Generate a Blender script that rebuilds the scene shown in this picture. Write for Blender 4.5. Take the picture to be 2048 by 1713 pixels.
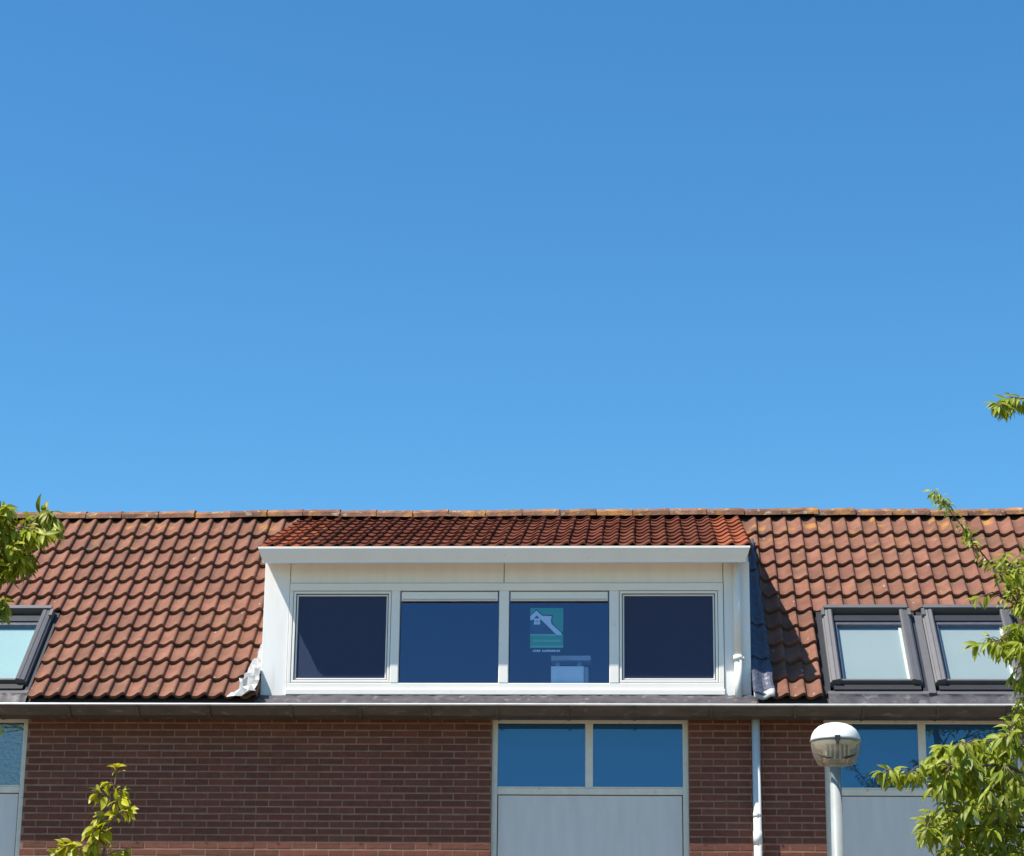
import bpy, math, random
from mathutils import Vector, Matrix
R = math.radians
rng = random.Random(11)
scene = bpy.context.scene
col = scene.collection
for o in list(bpy.data.objects):
    bpy.data.objects.remove(o)

# ------------------------------------------------------------------ camera
CAM = Vector((3.4216, -21.4106, 1.6171))
YAW, PITCH, ROLL, F = R(-3.124), R(16.943), R(-0.647), 4823.46     # F in pixels of the 2048 px wide photograph
_xr = Vector((math.cos(YAW), -math.sin(YAW), 0)); _fh = Vector((math.sin(YAW), math.cos(YAW), 0)); _z = Vector((0, 0, 1))
FWD = _fh * math.cos(PITCH) + _z * math.sin(PITCH)
_u = -_fh * math.sin(PITCH) + _z * math.cos(PITCH)
RIGHT = _xr * math.cos(ROLL) - _u * math.sin(ROLL)
UP = _xr * math.sin(ROLL) + _u * math.cos(ROLL)
cd = bpy.data.cameras.new('camera'); cam = bpy.data.objects.new('camera', cd); col.objects.link(cam)
cd.sensor_width = 36.0; cd.sensor_fit = 'HORIZONTAL'; cd.lens = F / 2048 * 36
cd.clip_start = 0.1; cd.clip_end = 3000
M = Matrix.Identity(4)
for i in range(3):
    M[i][0] = RIGHT[i]; M[i][1] = UP[i]; M[i][2] = -FWD[i]; M[i][3] = CAM[i]
cam.matrix_world = M
scene.camera = cam

def at(px, py, Y):
    """pixel of the photograph -> point on the vertical plane at depth Y"""
    d = FWD + RIGHT * ((px - 1024) / F) - UP * ((py - 856.5) / F)
    return CAM + d * ((Y - CAM.y) / d.y)

# ------------------------------------------------------------------ world, sun, exposure
SUN = Vector((-2.10, -1.25, 3.95)).normalized()
w = bpy.data.worlds.new('World'); scene.world = w; w.use_nodes = True
nt = w.node_tree; nt.nodes.clear()
sky = nt.nodes.new('ShaderNodeTexSky'); sky.sky_type = 'NISHITA'; sky.sun_disc = False
sky.sun_elevation = math.asin(SUN.z); sky.sun_rotation = math.atan2(SUN.x, SUN.y)
sky.altitude = 0; sky.air_density = 1.0; sky.dust_density = 0.3; sky.ozone_density = 3.0
hs = nt.nodes.new('ShaderNodeHueSaturation'); hs.inputs['Saturation'].default_value = 1.25
bg = nt.nodes.new('ShaderNodeBackground'); bg.inputs['Strength'].default_value = 0.107
wo = nt.nodes.new('ShaderNodeOutputWorld')
nt.links.new(sky.outputs[0], hs.inputs['Color']); tint = nt.nodes.new('ShaderNodeMix'); tint.data_type = 'RGBA'; tint.blend_type = 'MULTIPLY'; tint.inputs['Factor'].default_value = 1; tint.inputs['B'].default_value = (.735, 1.0, 1.0, 1)   # the camera's cool white balance
nt.links.new(hs.outputs[0], tint.inputs['A']); nt.links.new(tint.outputs['Result'], bg.inputs['Color']); nt.links.new(bg.outputs[0], wo.inputs['Surface'])
sl = bpy.data.lights.new('sun', 'SUN'); sl.energy = 5.0; sl.angle = R(0.5); sl.color = (1.0, 0.93, 0.82)
so = bpy.data.objects.new('sun', sl); col.objects.link(so); so.location = (-20, -20, 40)
so.rotation_euler = (-SUN).to_track_quat('-Z', 'Y').to_euler()
vs = scene.view_settings
vs.view_transform = 'Standard'; vs.look = 'None'; vs.exposure = 0.75; vs.gamma = 1.0; vs.use_curve_mapping = False
scene.cycles.max_bounces = 8; scene.cycles.transparent_max_bounces = 16

# ------------------------------------------------------------------ materials
def mat(name, c, rough=0.7, var=0.0, vscale=6.0, rnd=0.0, bump=0.0, bscale=60.0, metal=0.0, spec=0.4, transl=0.0, detail=5.0, spots=None, stretch=None):
    m = bpy.data.materials.new(name); m.use_nodes = True
    n = m.node_tree.nodes; L = m.node_tree.links; n.clear()
    out = n.new('ShaderNodeOutputMaterial'); b = n.new('ShaderNodeBsdfPrincipled')
    b.inputs['Roughness'].default_value = rough; b.inputs['Metallic'].default_value = metal
    b.inputs['Specular IOR Level'].default_value = spec
    geo = n.new('ShaderNodeNewGeometry')
    pos = geo.outputs['Position']
    if stretch:
        mp = n.new('ShaderNodeMapping'); mp.inputs['Scale'].default_value = stretch
        L.new(pos, mp.inputs['Vector']); pos = mp.outputs[0]
    base = n.new('ShaderNodeRGB'); base.outputs[0].default_value = (*c, 1); cur = base.outputs[0]
    if var:
        t = n.new('ShaderNodeTexNoise'); t.inputs['Scale'].default_value = vscale; t.inputs['Detail'].default_value = detail
        L.new(pos, t.inputs['Vector'])
        mr = n.new('ShaderNodeMapRange'); mr.inputs['From Min'].default_value = .3; mr.inputs['From Max'].default_value = .7
        mr.inputs['To Min'].default_value = 1 - var; mr.inputs['To Max'].default_value = 1 + var
        L.new(t.outputs['Fac'], mr.inputs['Value'])
        vm = n.new('ShaderNodeVectorMath'); vm.operation = 'SCALE'; L.new(cur, vm.inputs[0]); L.new(mr.outputs[0], vm.inputs['Scale']); cur = vm.outputs[0]
    if rnd:
        oi = n.new('ShaderNodeObjectInfo'); h = n.new('ShaderNodeHueSaturation')
        mr = n.new('ShaderNodeMapRange'); mr.inputs['To Min'].default_value = 1 - rnd; mr.inputs['To Max'].default_value = 1 + rnd
        L.new(oi.outputs['Random'], mr.inputs['Value']); L.new(mr.outputs[0], h.inputs['Value'])
        ml = n.new('ShaderNodeMath'); ml.operation = 'MULTIPLY'; ml.inputs[1].default_value = 17.3; L.new(oi.outputs['Random'], ml.inputs[0])
        fr = n.new('ShaderNodeMath'); fr.operation = 'FRACT'; L.new(ml.outputs[0], fr.inputs[0])
        mh = n.new('ShaderNodeMapRange'); mh.inputs['To Min'].default_value = .5 - rnd * .025; mh.inputs['To Max'].default_value = .5 + rnd * .025
        L.new(fr.outputs[0], mh.inputs['Value']); L.new(mh.outputs[0], h.inputs['Hue'])
        L.new(cur, h.inputs['Color']); cur = h.outputs[0]
    for sp in (spots or []):      # colour, noise scale, threshold, softness, strength, z-range or None
        t = n.new('ShaderNodeTexNoise'); t.inputs['Scale'].default_value = sp[1]; t.inputs['Detail'].default_value = 4
        L.new(pos, t.inputs['Vector'])
        mr = n.new('ShaderNodeMapRange'); mr.inputs['From Min'].default_value = sp[2]; mr.inputs['From Max'].default_value = sp[2] + sp[3]; mr.inputs['To Max'].default_value = sp[4]
        L.new(t.outputs['Fac'], mr.inputs['Value']); fac = mr.outputs[0]
        if sp[5]:
            sx = n.new('ShaderNodeSeparateXYZ'); L.new(geo.outputs['Position'], sx.inputs[0])
            zr = n.new('ShaderNodeMapRange'); zr.inputs['From Min'].default_value = sp[5][0]; zr.inputs['From Max'].default_value = sp[5][1]
            L.new(sx.outputs['Z'], zr.inputs['Value'])
            mu = n.new('ShaderNodeMath'); mu.operation = 'MULTIPLY'; L.new(fac, mu.inputs[0]); L.new(zr.outputs[0], mu.inputs[1]); fac = mu.outputs[0]
        mx = n.new('ShaderNodeMix'); mx.data_type = 'RGBA'; L.new(fac, mx.inputs['Factor']); L.new(cur, mx.inputs['A']); mx.inputs['B'].default_value = (*sp[0], 1); cur = mx.outputs['Result']
    L.new(cur, b.inputs['Base Color'])
    if bump:
        t = n.new('ShaderNodeTexNoise'); t.inputs['Scale'].default_value = bscale; t.inputs['Detail'].default_value = 4; L.new(pos, t.inputs['Vector'])
        bp = n.new('ShaderNodeBump'); bp.inputs['Strength'].default_value = bump; bp.inputs['Distance'].default_value = .01
        L.new(t.outputs['Fac'], bp.inputs['Height']); L.new(bp.outputs[0], b.inputs['Normal'])
    sh = b.outputs[0]
    if transl:
        tr = n.new('ShaderNodeBsdfTranslucent'); L.new(cur, tr.inputs['Color'])
        ms = n.new('ShaderNodeMixShader'); ms.inputs[0].default_value = transl; L.new(sh, ms.inputs[1]); L.new(tr.outputs[0], ms.inputs[2]); sh = ms.outputs[0]
    L.new(sh, out.inputs['Surface'])
    return m

def glass(name, refl, tint=(.8, .85, .88), gtint=(.9, .95, 1), rough=0.0, bump=0.0, bscale=3.0, haze=None, hfac=0.0):
    """thin pane: part mirror, part see-through"""
    m = bpy.data.materials.new(name); m.use_nodes = True
    n = m.node_tree.nodes; L = m.node_tree.links; n.clear()
    out = n.new('ShaderNodeOutputMaterial'); t = n.new('ShaderNodeBsdfTransparent'); t.inputs['Color'].default_value = (*tint, 1)
    g = n.new('ShaderNodeBsdfGlossy'); g.inputs['Color'].default_value = (*gtint, 1); g.inputs['Roughness'].default_value = rough
    mx = n.new('ShaderNodeMixShader'); mx.inputs[0].default_value = refl; L.new(t.outputs[0], mx.inputs[1]); L.new(g.outputs[0], mx.inputs[2])
    sh = mx.outputs[0]
    if bump:
        tx = n.new('ShaderNodeTexNoise'); tx.inputs['Scale'].default_value = bscale; tx.inputs['Detail'].default_value = 3
        geo = n.new('ShaderNodeNewGeometry'); L.new(geo.outputs['Position'], tx.inputs['Vector'])
        bp = n.new('ShaderNodeBump'); bp.inputs['Strength'].default_value = bump; bp.inputs['Distance'].default_value = .01
        L.new(tx.outputs['Fac'], bp.inputs['Height']); L.new(bp.outputs[0], g.inputs['Normal'])
    if haze:
        d = n.new('ShaderNodeBsdfDiffuse'); d.inputs['Color'].default_value = (*haze, 1)
        m2 = n.new('ShaderNodeMixShader'); m2.inputs[0].default_value = hfac; L.new(sh, m2.inputs[1]); L.new(d.outputs[0], m2.inputs[2]); sh = m2.outputs[0]
    L.new(sh, out.inputs['Surface'])
    return m

TILE = (0.182, 0.081, 0.053)
MT = {
 'tile': mat('roof_tile_clay', TILE, .85, .20, 7, .15, .35, 220, spec=.25, spots=[((.12, .06, .045), 26, .60, .10, .55, None), ((.27, .16, .10), 40, .66, .08, .5, None), ((.07, .055, .04), 3.1, .57, .16, .45, None), ((.42, .20, .045), 5.5, .56, .12, .7, (7.35, 7.8)), ((.45, .42, .33), 19, .705, .03, .8, None)]),
 'tile_new': mat('dormer_tile_clay', (.122, .043, .029), 1.0, .22, 9, .2, .1, 200, spec=.0, spots=[((.10, .04, .03), 14, .56, .12, .6, None)]),
 'tile_orange': mat('verge_tile_clay', (.23, .072, .040), 1.0, .15, 9, .15, .1, 200, spec=.0),
 'ridge': mat('ridge_tile_clay', (.20, .095, .058), .9, .35, 9, .25, .9, 70, spots=[((.40, .18, .035), 6, .54, .12, .7, None), ((.36, .31, .22), 15, .60, .07, .7, None), ((.10, .075, .06), 22, .60, .08, .6, None)]),
 'deck': mat('roof_underlay', (.05, .032, .026), .9),
 'brick': mat('facing_brick', (.148, .050, .031), .85, .16, 18, .17, .7, 150, spots=[((.08, .045, .04), 30, .60, .10, .5, None), ((.075, .032, .024), 1.4, .52, .22, .5, None)]),
 'mortar': mat('mortar', (.255, .162, .118), .95, .2, 12, 0, .5, 200, spots=[((.13, .085, .065), 1.7, .52, .2, .5, None)]),
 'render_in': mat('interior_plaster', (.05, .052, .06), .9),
 'white': mat('white_upvc', (.82, .785, .735), .4, .03, 3, spec=.4, spots=[((.60, .57, .51), 16, .66, .1, .3, None)]),
 'panel': mat('white_cladding', (.82, .80, .775), .5, .04, 1.5, stretch=(6, 1, 1), spots=[((.62, .59, .53), 2.2, .60, .16, .35, None)]),
 'seal': mat('black_gasket', (.03, .03, .035), .6),
 'cream': mat('cream_painted_frame', (.66, .65, .58), .5, .06, 14, spots=[((.38, .34, .27), 22, .64, .08, .5, None)]),
 'infill': mat('grey_infill_panel', (.61, .60, .59), .5, .05, 2.2, 0, .05, 5, stretch=(5, 1, 1), spots=[((.53, .52, .50), 1.4, .58, .25, .2, None)]),
 'zinc': mat('weathered_zinc', (.072, .066, .060), .6, .22, 5, 0, .1, 30, .2, stretch=(1, 1, 4), spots=[((.20, .19, .165), 9, .60, .1, .5, None)]),
 'zinc_lit': mat('sunlit_zinc', (.62, .62, .61), .4, .1, 8, 0, 0, 1, .3),  # paler copy of the gutter zinc, sunlight on the lip painted in
 'pvc': mat('light_grey_pvc', (.66, .68, .69), .4, .06, 6, spots=[((.45, .44, .40), 12, .66, .08, .4, None)]),
 'lead': mat('shaded_lead_sheet', (.075, .083, .115), .5, .2, 12, 0, .35, 25, .25),  # light grey lead with its blue shade put into the colour
 'lead_dark': mat('dark_lead_apron', (.06, .056, .064), .6, .3, 10, 0, .5, 18, .1, spots=[((.17, .165, .175), 12, .58, .08, .6, None)]),
 'foil': mat('white_flashing', (.36, .36, .36), .5, .12, 14, 0, .4, 30),
 'alu': mat('grey_aluminium', (.135, .130, .134), .42, .05, 9, 0, 0, 1, .25),
 'alu_dark': mat('charcoal_aluminium', (.028, .028, .032), .45, .1, 9),
 'blind': mat('pale_blind', (.34, .36, .355), .8, .03, 2),
 'blind_left': mat('pale_mint_blind', (.385, .485, .475), .8, .03, 2),
 'sign_green': mat('sign_green', (.03, .36, .17), .6), 'sign_green_light': mat('sign_green_light', (.16, .52, .30), .6),
 'sign_white': mat('sign_white', (.74, .80, .84), .6), 'sign_navy': mat('sign_navy', (.02, .035, .09), .6),
 'box': mat('pale_box', (.66, .74, .76), .6, .06, 6), 'box_grey': mat('grey_lid', (.30, .36, .42), .6, .1, 6),
 'lamp_white': mat('lamp_cap_white', (.82, .81, .78), .35, .03, 20),
 'lamp_ref': mat('lamp_reflector', (.80, .75, .62), .5, .1, 30), 'lamp_tube': mat('lamp_dark_parts', (.05, .035, .02), .6),
 'pole': mat('pole_paint', (.27, .29, .29), .45, .08, 7, spots=[((.32, .34, .32), 10, .62, .08, .5, None)]),
 'bark': mat('cherry_bark', (.085, .06, .045), .85, .3, 25, 0, .6, 60),
 'twig': mat('young_twig', (.16, .115, .07), .8, .2, 30),
 'leaf': mat('cherry_leaf', (.225, .275, .015), .5, .16, 9, .34, .1, 90, transl=.42, spec=.5),
 'leaf_y': mat('yellow_green_leaf', (.305, .335, .013), .48, .16, 9, .30, .1, 90, transl=.42, spec=.5),
 'leaf_s': mat('young_yellow_leaf', (.40, .385, .010), .45, .16, 9, .28, .1, 90, transl=.42, spec=.5),
 'ground': mat('grass_ground', (.09, .115, .04), .95, .3, .6),
 'paving': mat('paving', (.25, .18, .12), .9, .15, 1.5, 0, .3, 30), 'asphalt': mat('asphalt', (.05, .05, .052), .9, .2, 4, 0, .3, 60), 'kerb': mat('kerb_concrete', (.32, .31, .29), .9, .12, 5),
}
G_DORM = glass('dormer_glass', .075, (.86, .92, .97), (.60, .66, 1))
G_MAIN = glass('facade_glass', .15, (.5, .6, .68), (.44, .75, 1), bump=.02, bscale=2.2, haze=(.06, .22, .50), hfac=.28)  # blue haze paints part of the sky reflection into the pane
G_OLD = glass('textured_glass', .17, (.6, .66, .7), (.8, .88, .95), rough=.12, bump=.5, bscale=30, haze=(.3, .36, .38), hfac=.12)
G_ROOF = glass('roof_window_glass', .10, (.93, .97, .97))
G_BOWL = glass('lamp_bowl', .06, (.86, .82, .72), (1, 1, 1), .15, haze=(.50, .45, .36), hfac=.28)
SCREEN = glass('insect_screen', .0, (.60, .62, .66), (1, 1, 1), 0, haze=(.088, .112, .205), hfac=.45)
# brick courses below the frame: material only
m = bpy.data.materials.new('brickwork'); m.use_nodes = True
n = m.node_tree.nodes; L = m.node_tree.links; b = n['Principled BSDF']; b.inputs['Roughness'].default_value = .9
bt = n.new('ShaderNodeTexBrick'); bt.inputs['Scale'].default_value = 1; bt.inputs['Brick Width'].default_value = .22; bt.inputs['Row Height'].default_value = .0625
bt.inputs['Mortar Size'].default_value = .006; bt.inputs['Color1'].default_value = (.225, .088, .062, 1); bt.inputs['Color2'].default_value = (.17, .07, .05, 1); bt.inputs['Mortar'].default_value = (.34, .225, .175, 1)
g = n.new('ShaderNodeNewGeometry'); sx = n.new('ShaderNodeSeparateXYZ'); cx = n.new('ShaderNodeCombineXYZ')
L.new(g.outputs['Position'], sx.inputs[0]); L.new(sx.outputs['X'], cx.inputs['X']); L.new(sx.outputs['Z'], cx.inputs['Y']); L.new(cx.outputs[0], bt.inputs['Vector']); L.new(bt.outputs['Color'], b.inputs['Base Color'])
MT['brickwork'] = m

# ------------------------------------------------------------------ helpers
WM = {}
def link(o, parent=None):
    col.objects.link(o)
    WM[o.name] = o.matrix_basis.copy() if parent is None else o.matrix_basis.copy()
    if parent is not None:
        o.parent = parent; o.matrix_parent_inverse = WM[parent.name].inverted()
    return o
def thing(name, loc, label, cat, group=None):
    o = bpy.data.objects.new(name, None); o.location = loc; o.empty_display_size = .2
    o.matrix_basis = Matrix.Translation(loc)
    o['label'] = label; o['category'] = cat
    if group: o['group'] = group
    return link(o)
class MB:
    def __init__(s): s.v = []; s.f = []; s.m = []; s.sm = []
    def add(s, v, f, mi=0, smooth=False):
        k = len(s.v); s.v += [tuple(p) for p in v]; s.f += [tuple(i + k for i in q) for q in f]; s.m += [mi] * len(f); s.sm += [smooth] * len(f); return s
    def box(s, x0, x1, y0, y1, z0, z1, mi=0):
        v = [(x, y, z) for z in (z0, z1) for y in (y0, y1) for x in (x0, x1)]
        return s.add(v, [(0, 2, 3, 1), (4, 5, 7, 6), (0, 1, 5, 4), (2, 6, 7, 3), (0, 4, 6, 2), (1, 3, 7, 5)], mi)
    def cbox(s, x0, x1, y0, y1, z0, z1, c=.004, mi=0):
        """box whose camera-side (-Y) edges are chamfered"""
        v = [(x0, y1, z0), (x1, y1, z0), (x1, y1, z1), (x0, y1, z1), (x0, y0 + c, z0), (x1, y0 + c, z0), (x1, y0 + c, z1), (x0, y0 + c, z1),
             (x0 + c, y0, z0 + c), (x1 - c, y0, z0 + c), (x1 - c, y0, z1 - c), (x0 + c, y0, z1 - c)]
        f = [(0, 3, 2, 1), (0, 1, 5, 4), (1, 2, 6, 5), (2, 3, 7, 6), (3, 0, 4, 7), (4, 5, 9, 8), (5, 6, 10, 9), (6, 7, 11, 10), (7, 4, 8, 11), (8, 9, 10, 11)]
        return s.add(v, f, mi)
    def prism_x(s, prof, x0, x1, mi=0, caps=True, x0b=None, x1b=None):
        """closed (y,z) profile swept along x; x0b/x1b: optional per-point x of the two ends"""
        k = len(prof)
        v = [(x0 if x0b is None else x0b[i], *p) for i, p in enumerate(prof)] + [(x1 if x1b is None else x1b[i], *p) for i, p in enumerate(prof)]
        f = [(i, (i + 1) % k, k + (i + 1) % k, k + i) for i in range(k)]
        if caps: f += [tuple(range(k - 1, -1, -1)), tuple(range(k, 2 * k))]
        return s.add(v, f, mi)
    def tube(s, pts, rad, n=8, mi=0, cap=True):
        pts = [Vector(p) for p in pts]; rad = rad if isinstance(rad, (list, tuple)) else [rad] * len(pts)
        v = []; f = []
        for i, p in enumerate(pts):
            t = (pts[min(i + 1, len(pts) - 1)] - pts[max(i - 1, 0)]).normalized()
            a = t.cross(Vector((0, 1, .13))).normalized() if abs(t.y) < .9 else t.cross(Vector((1, 0, 0))).normalized()
            bb = t.cross(a)
            for j in range(n):
                q = 2 * math.pi * j / n; v.append(p + (a * math.cos(q) + bb * math.sin(q)) * rad[i])
        for i in range(len(pts) - 1):
            for j in range(n):
                f.append((i * n + j, i * n + (j + 1) % n, (i + 1) * n + (j + 1) % n, (i + 1) * n + j))
        s.add(v, f, mi, True)
        if cap:
            k = len(s.v) - len(v)
            s.f += [tuple(k + j for j in range(n)), tuple(k + len(v) - n + j for j in range(n))]; s.m += [mi, mi]; s.sm += [False, False]
        return s
    def lathe(s, prof, c, n=40, mi=0):
        """prof: (radius, z) from top to bottom round the vertical through c"""
        v = []; f = []
        for r, z in prof:
            for j in range(n):
                q = 2 * math.pi * j / n; v.append((c[0] + r * math.cos(q), c[1] + r * math.sin(q), c[2] + z))
        for i in range(len(prof) - 1):
            for j in range(n): f.append((i * n + j, i * n + (j + 1) % n, (i + 1) * n + (j + 1) % n, (i + 1) * n + j))
        return s.add(v, f, mi, True)
    def mesh(s, name, mats):
        me = bpy.data.meshes.new(name); me.from_pydata(s.v, [], s.f); me.validate()
        for q in (mats if isinstance(mats, (list, tuple)) else [mats]): me.materials.append(q)
        if len(me.polygons) == len(s.m):
            me.polygons.foreach_set('material_index', s.m); me.polygons.foreach_set('use_smooth', s.sm)
        import bmesh
        bm = bmesh.new(); bm.from_mesh(me); bmesh.ops.recalc_face_normals(bm, faces=bm.faces[:]); bm.to_mesh(me); bm.free()
        return me
    def build(s, name, mats, parent=None, label=None, kind=None):
        o = bpy.data.objects.new(name, s.mesh(name, mats))
        if label: o['label'] = label
        if kind: o['kind'] = kind
        return link(o, parent)
def put(name, me, M, parent):
    o = bpy.data.objects.new(name, me); o.matrix_basis = M; return link(o, parent)
def struct(name, mb, mt):
    return mb.build(name, mt, None, None, 'structure')

# ------------------------------------------------------------------ dimensions (metres)
W = 4.459            # house width
A1, A2 = 2.103, 3.859   # window in each facade, measured from the party wall
ZG = 5.509           # gutter lip
TH = R(44.409); ct, st = math.cos(TH), math.sin(TH)
E0 = Vector((0, -.2, ZG + .03))          # eave line of the tiled plane
RY, RZ = 2.25, 7.885                     # ridge
ROWL = .2885; TW = W / 30
def roofp(x, s, n=0.0):
    return Vector((x, E0.y + s * ct - n * st, E0.z + s * st + n * ct))
ROOFM = Matrix(((1, 0, 0), (0, ct, -st), (0, st, ct)))    # x along ridge, y up the slope, z out of the roof
def roofM(x, s, n=0.0, tilt=0.0, th=None, e0=None):
    t = TH if th is None else th
    m = Matrix.Rotation(t, 4, 'X') @ Matrix.Translation((0, s, n)) @ Matrix.Rotation(tilt, 4, 'X')
    e = E0 if e0 is None else e0
    return Matrix.Translation((x, e.y, e.z)) @ m

# ------------------------------------------------------------------ ground
g = MB(); g.add([(-700, -700, -.004), (700, -700, -.004), (700, 700, -.004), (-700, 700, -.004)], [(0, 1, 2, 3)]); struct('ground', g, MT['ground'])
g = MB(); g.box(-60, 60, -8.0, -.02, -.1, .12); struct('pavement', g, MT['paving'])
g = MB(); g.box(-60, 60, -8.16, -8.0, -.1, .13); struct('kerb', g, MT['kerb'])
g = MB(); g.add([(-60, -15, .004), (60, -15, .004), (60, -8.16, .004), (-60, -8.16, .004)], [(0, 1, 2, 3)]); struct('road', g, MT['asphalt'])
g = MB(); g.box(-60, 60, -15.16, -15, -.1, .13); struct('kerb', g, MT['kerb'])
g = MB(); g.box(-60, 60, -24, -15.16, -.1, .12); struct('pavement', g, MT['paving'])

# ------------------------------------------------------------------ houses
H_L = thing('terraced_house', (-W / 2, 2.2, 0), 'brick terraced house at left with a single roof window at the picture edge', 'house')
H_M = thing('terraced_house', (W / 2, 2.2, 0), 'brick terraced house in the middle with a full-width white dormer', 'house')
H_R = thing('terraced_house', (W * 1.5, 2.2, 0), 'brick terraced house at right with two roof windows side by side', 'house')

# --- wall with bricks
Z0 = 4.379; CH = .0625; K0 = -4
BR = MB(); BR.cbox(-.5, .5, 0, .06, 0, CH - .011, .0035); BRME = [BR.mesh('brick', MT['brick'])]
for q in range(3):
    b2 = MB()
    j = lambda a: rng.uniform(-a, a)
    b2.cbox(-.5, .5, j(.002), .06, j(.0012), CH - .011 + j(.0012), .0045)
    BRME.append(b2.mesh('brick', MT['brick']))
ZTOP = Z0 + 17 * CH
def wall(house, spans, win, hx0, hx1, plain=None):
    zb = Z0 + K0 * CH
    mbw = MB()
    for (a, c) in spans:
        mbw.box(a, c, .0022, .11, zb, ZTOP)                       # mortar bed behind the bricks
        mbw.box(a, c, 0, .11, 0, zb - .001, 1)
    mbw.box(win[0], win[1], 0, .11, 0, 3.2, 1)
    if plain: mbw.box(plain[0], plain[1], 0, .11, 0, ZTOP, 1)      # beyond the frame
    mbw.box(hx0, hx1, .02, .11, ZTOP + .001, ZTOP + .02)
    wl = mbw.build('wall', [MT['mortar'], MT['brickwork']], house)
    for (a, c) in spans:
        for k in range(K0, 17):
            ph = .007 if (k % 2) else .117
            i0 = math.floor((a - ph) / .22); z = Z0 + k * CH + .0055
            x = ph + i0 * .22
            while x < c:
                x0, x1 = max(x + .005, a + .001), min(x + .22 - .005, c - .001)
                x += .22
                if x1 - x0 < .025: continue
                me = BRME[rng.randrange(4)]
                put('brick', me, Matrix.Translation(((x0 + x1) / 2, rng.uniform(-.0012, .0012), z)) @ Matrix.Rotation(rng.uniform(-.004, .004), 4, 'Y') @ Matrix.Diagonal((x1 - x0, 1, 1, 1)), wl)
    return wl
wall(H_L, [(-A1, 0)], (-A2, -A1), -W, 0, (-W, -A2))
wall(H_M, [(0, A1), (A2, W)], (A1, A2), 0, W)
wall(H_R, [(W, 2 * W - A2)], (2 * W - A2, 2 * W - A1), W, 2 * W, (2 * W - A1, 2 * W))
# --- rest of the shells: party walls, floors, back walls, back roof slopes
def shell(house, x0, x1, front_deck):
    s = MB()
    s.box(x0 + .002, x1 - .002, 4.4, 4.5, 0, 5.5); s.build('back_wall', MT['brickwork'], house)
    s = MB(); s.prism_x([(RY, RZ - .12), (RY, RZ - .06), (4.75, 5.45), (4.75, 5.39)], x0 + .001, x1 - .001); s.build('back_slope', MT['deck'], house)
    s = MB(); s.box(x0 + .06, x1 - .06, .115, 4.39, 5.22, 5.36); s.build('attic_floor', MT['render_in'], house)
    s = MB(); s.box(x0 + .06, x1 - .06, .115, 4.39, 2.6, 2.7); s.build('upper_floor', MT['render_in'], house)
for h, a, c in ((H_L, -W, 0), (H_M, 0, W), (H_R, W, 2 * W)): shell(h, a, c, True)
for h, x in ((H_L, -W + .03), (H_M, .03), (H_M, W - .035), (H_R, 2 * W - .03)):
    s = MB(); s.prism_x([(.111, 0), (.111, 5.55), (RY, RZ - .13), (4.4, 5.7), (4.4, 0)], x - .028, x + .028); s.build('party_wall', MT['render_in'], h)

# --- facade windows
def fwindow(house, x0, sgn, pane_mat):
    """x0: jamb on the side of the brick pier, sgn: direction in which the window extends"""
    wn = bpy.data.objects.new('window', None); wn.matrix_basis = Matrix.Translation((x0 + sgn * .878, 0, 4.3)); link(wn, house)
    X = lambda u: x0 + sgn * u
    def bx(mb, u0, u1, y0, y1, z0, z1, mi=0, ch=.004):
        a, c = sorted((X(u0), X(u1))); mb.cbox(a, c, y0, y1, z0, z1, ch, mi)
    WD = A2 - A1
    f = MB()
    bx(f, 0, .052, .050, .105, 3.2, 5.46); bx(f, WD - .052, WD, .050, .105, 3.2, 5.46)
    bx(f, .0525, WD - .0525,   .052, .105, 5.394, 5.46)
    bx(f, .0525, WD - .0525,   .052, .105, 4.756, 4.812); bx(f, .0525, WD - .0525,   .052, .105, 3.2, 3.26)
    bx(f, .835, .905,   .053, .105, 4.8125, 5.3935)
    f.build('window_frame', MT['cream'], wn)
    f = MB()
    for (u0, u1) in ((.053, .8345), (.9055, WD - .053)): bx(f, u0, u1,   .046, .07, 4.8125, 4.824, 0, .002)
    f.build('glazing_bead', MT['cream'], wn)
    for (u0, u1) in ((.0522, .8348), (.9052, WD - .0522)):
        f = MB(); bx(f, u0, u1, .068, .073, 4.813, 5.393, 0, .001); f.build('pane', pane_mat, wn)
    f = MB(); bx(f, .060, WD - .060, .066, .09, 3.268, 4.748, 0, .004); f.build('infill_panel', MT['infill'], wn)
    f = MB(); bx(f, .0525, WD - .0525, .080, .088, 3.2605, 4.7555, 0, .001); f.build('panel_gasket', MT['seal'], wn)
    f = MB(); bx(f, .08, WD - .08, .30, .31, 4.4, 5.2, 0, .001)
    return wn
fwindow(H_M, A1, 1, G_MAIN); fwindow(H_L, -A1, -1, G_OLD); fwindow(H_R, 2 * W - A2, 1, G_MAIN)

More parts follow.
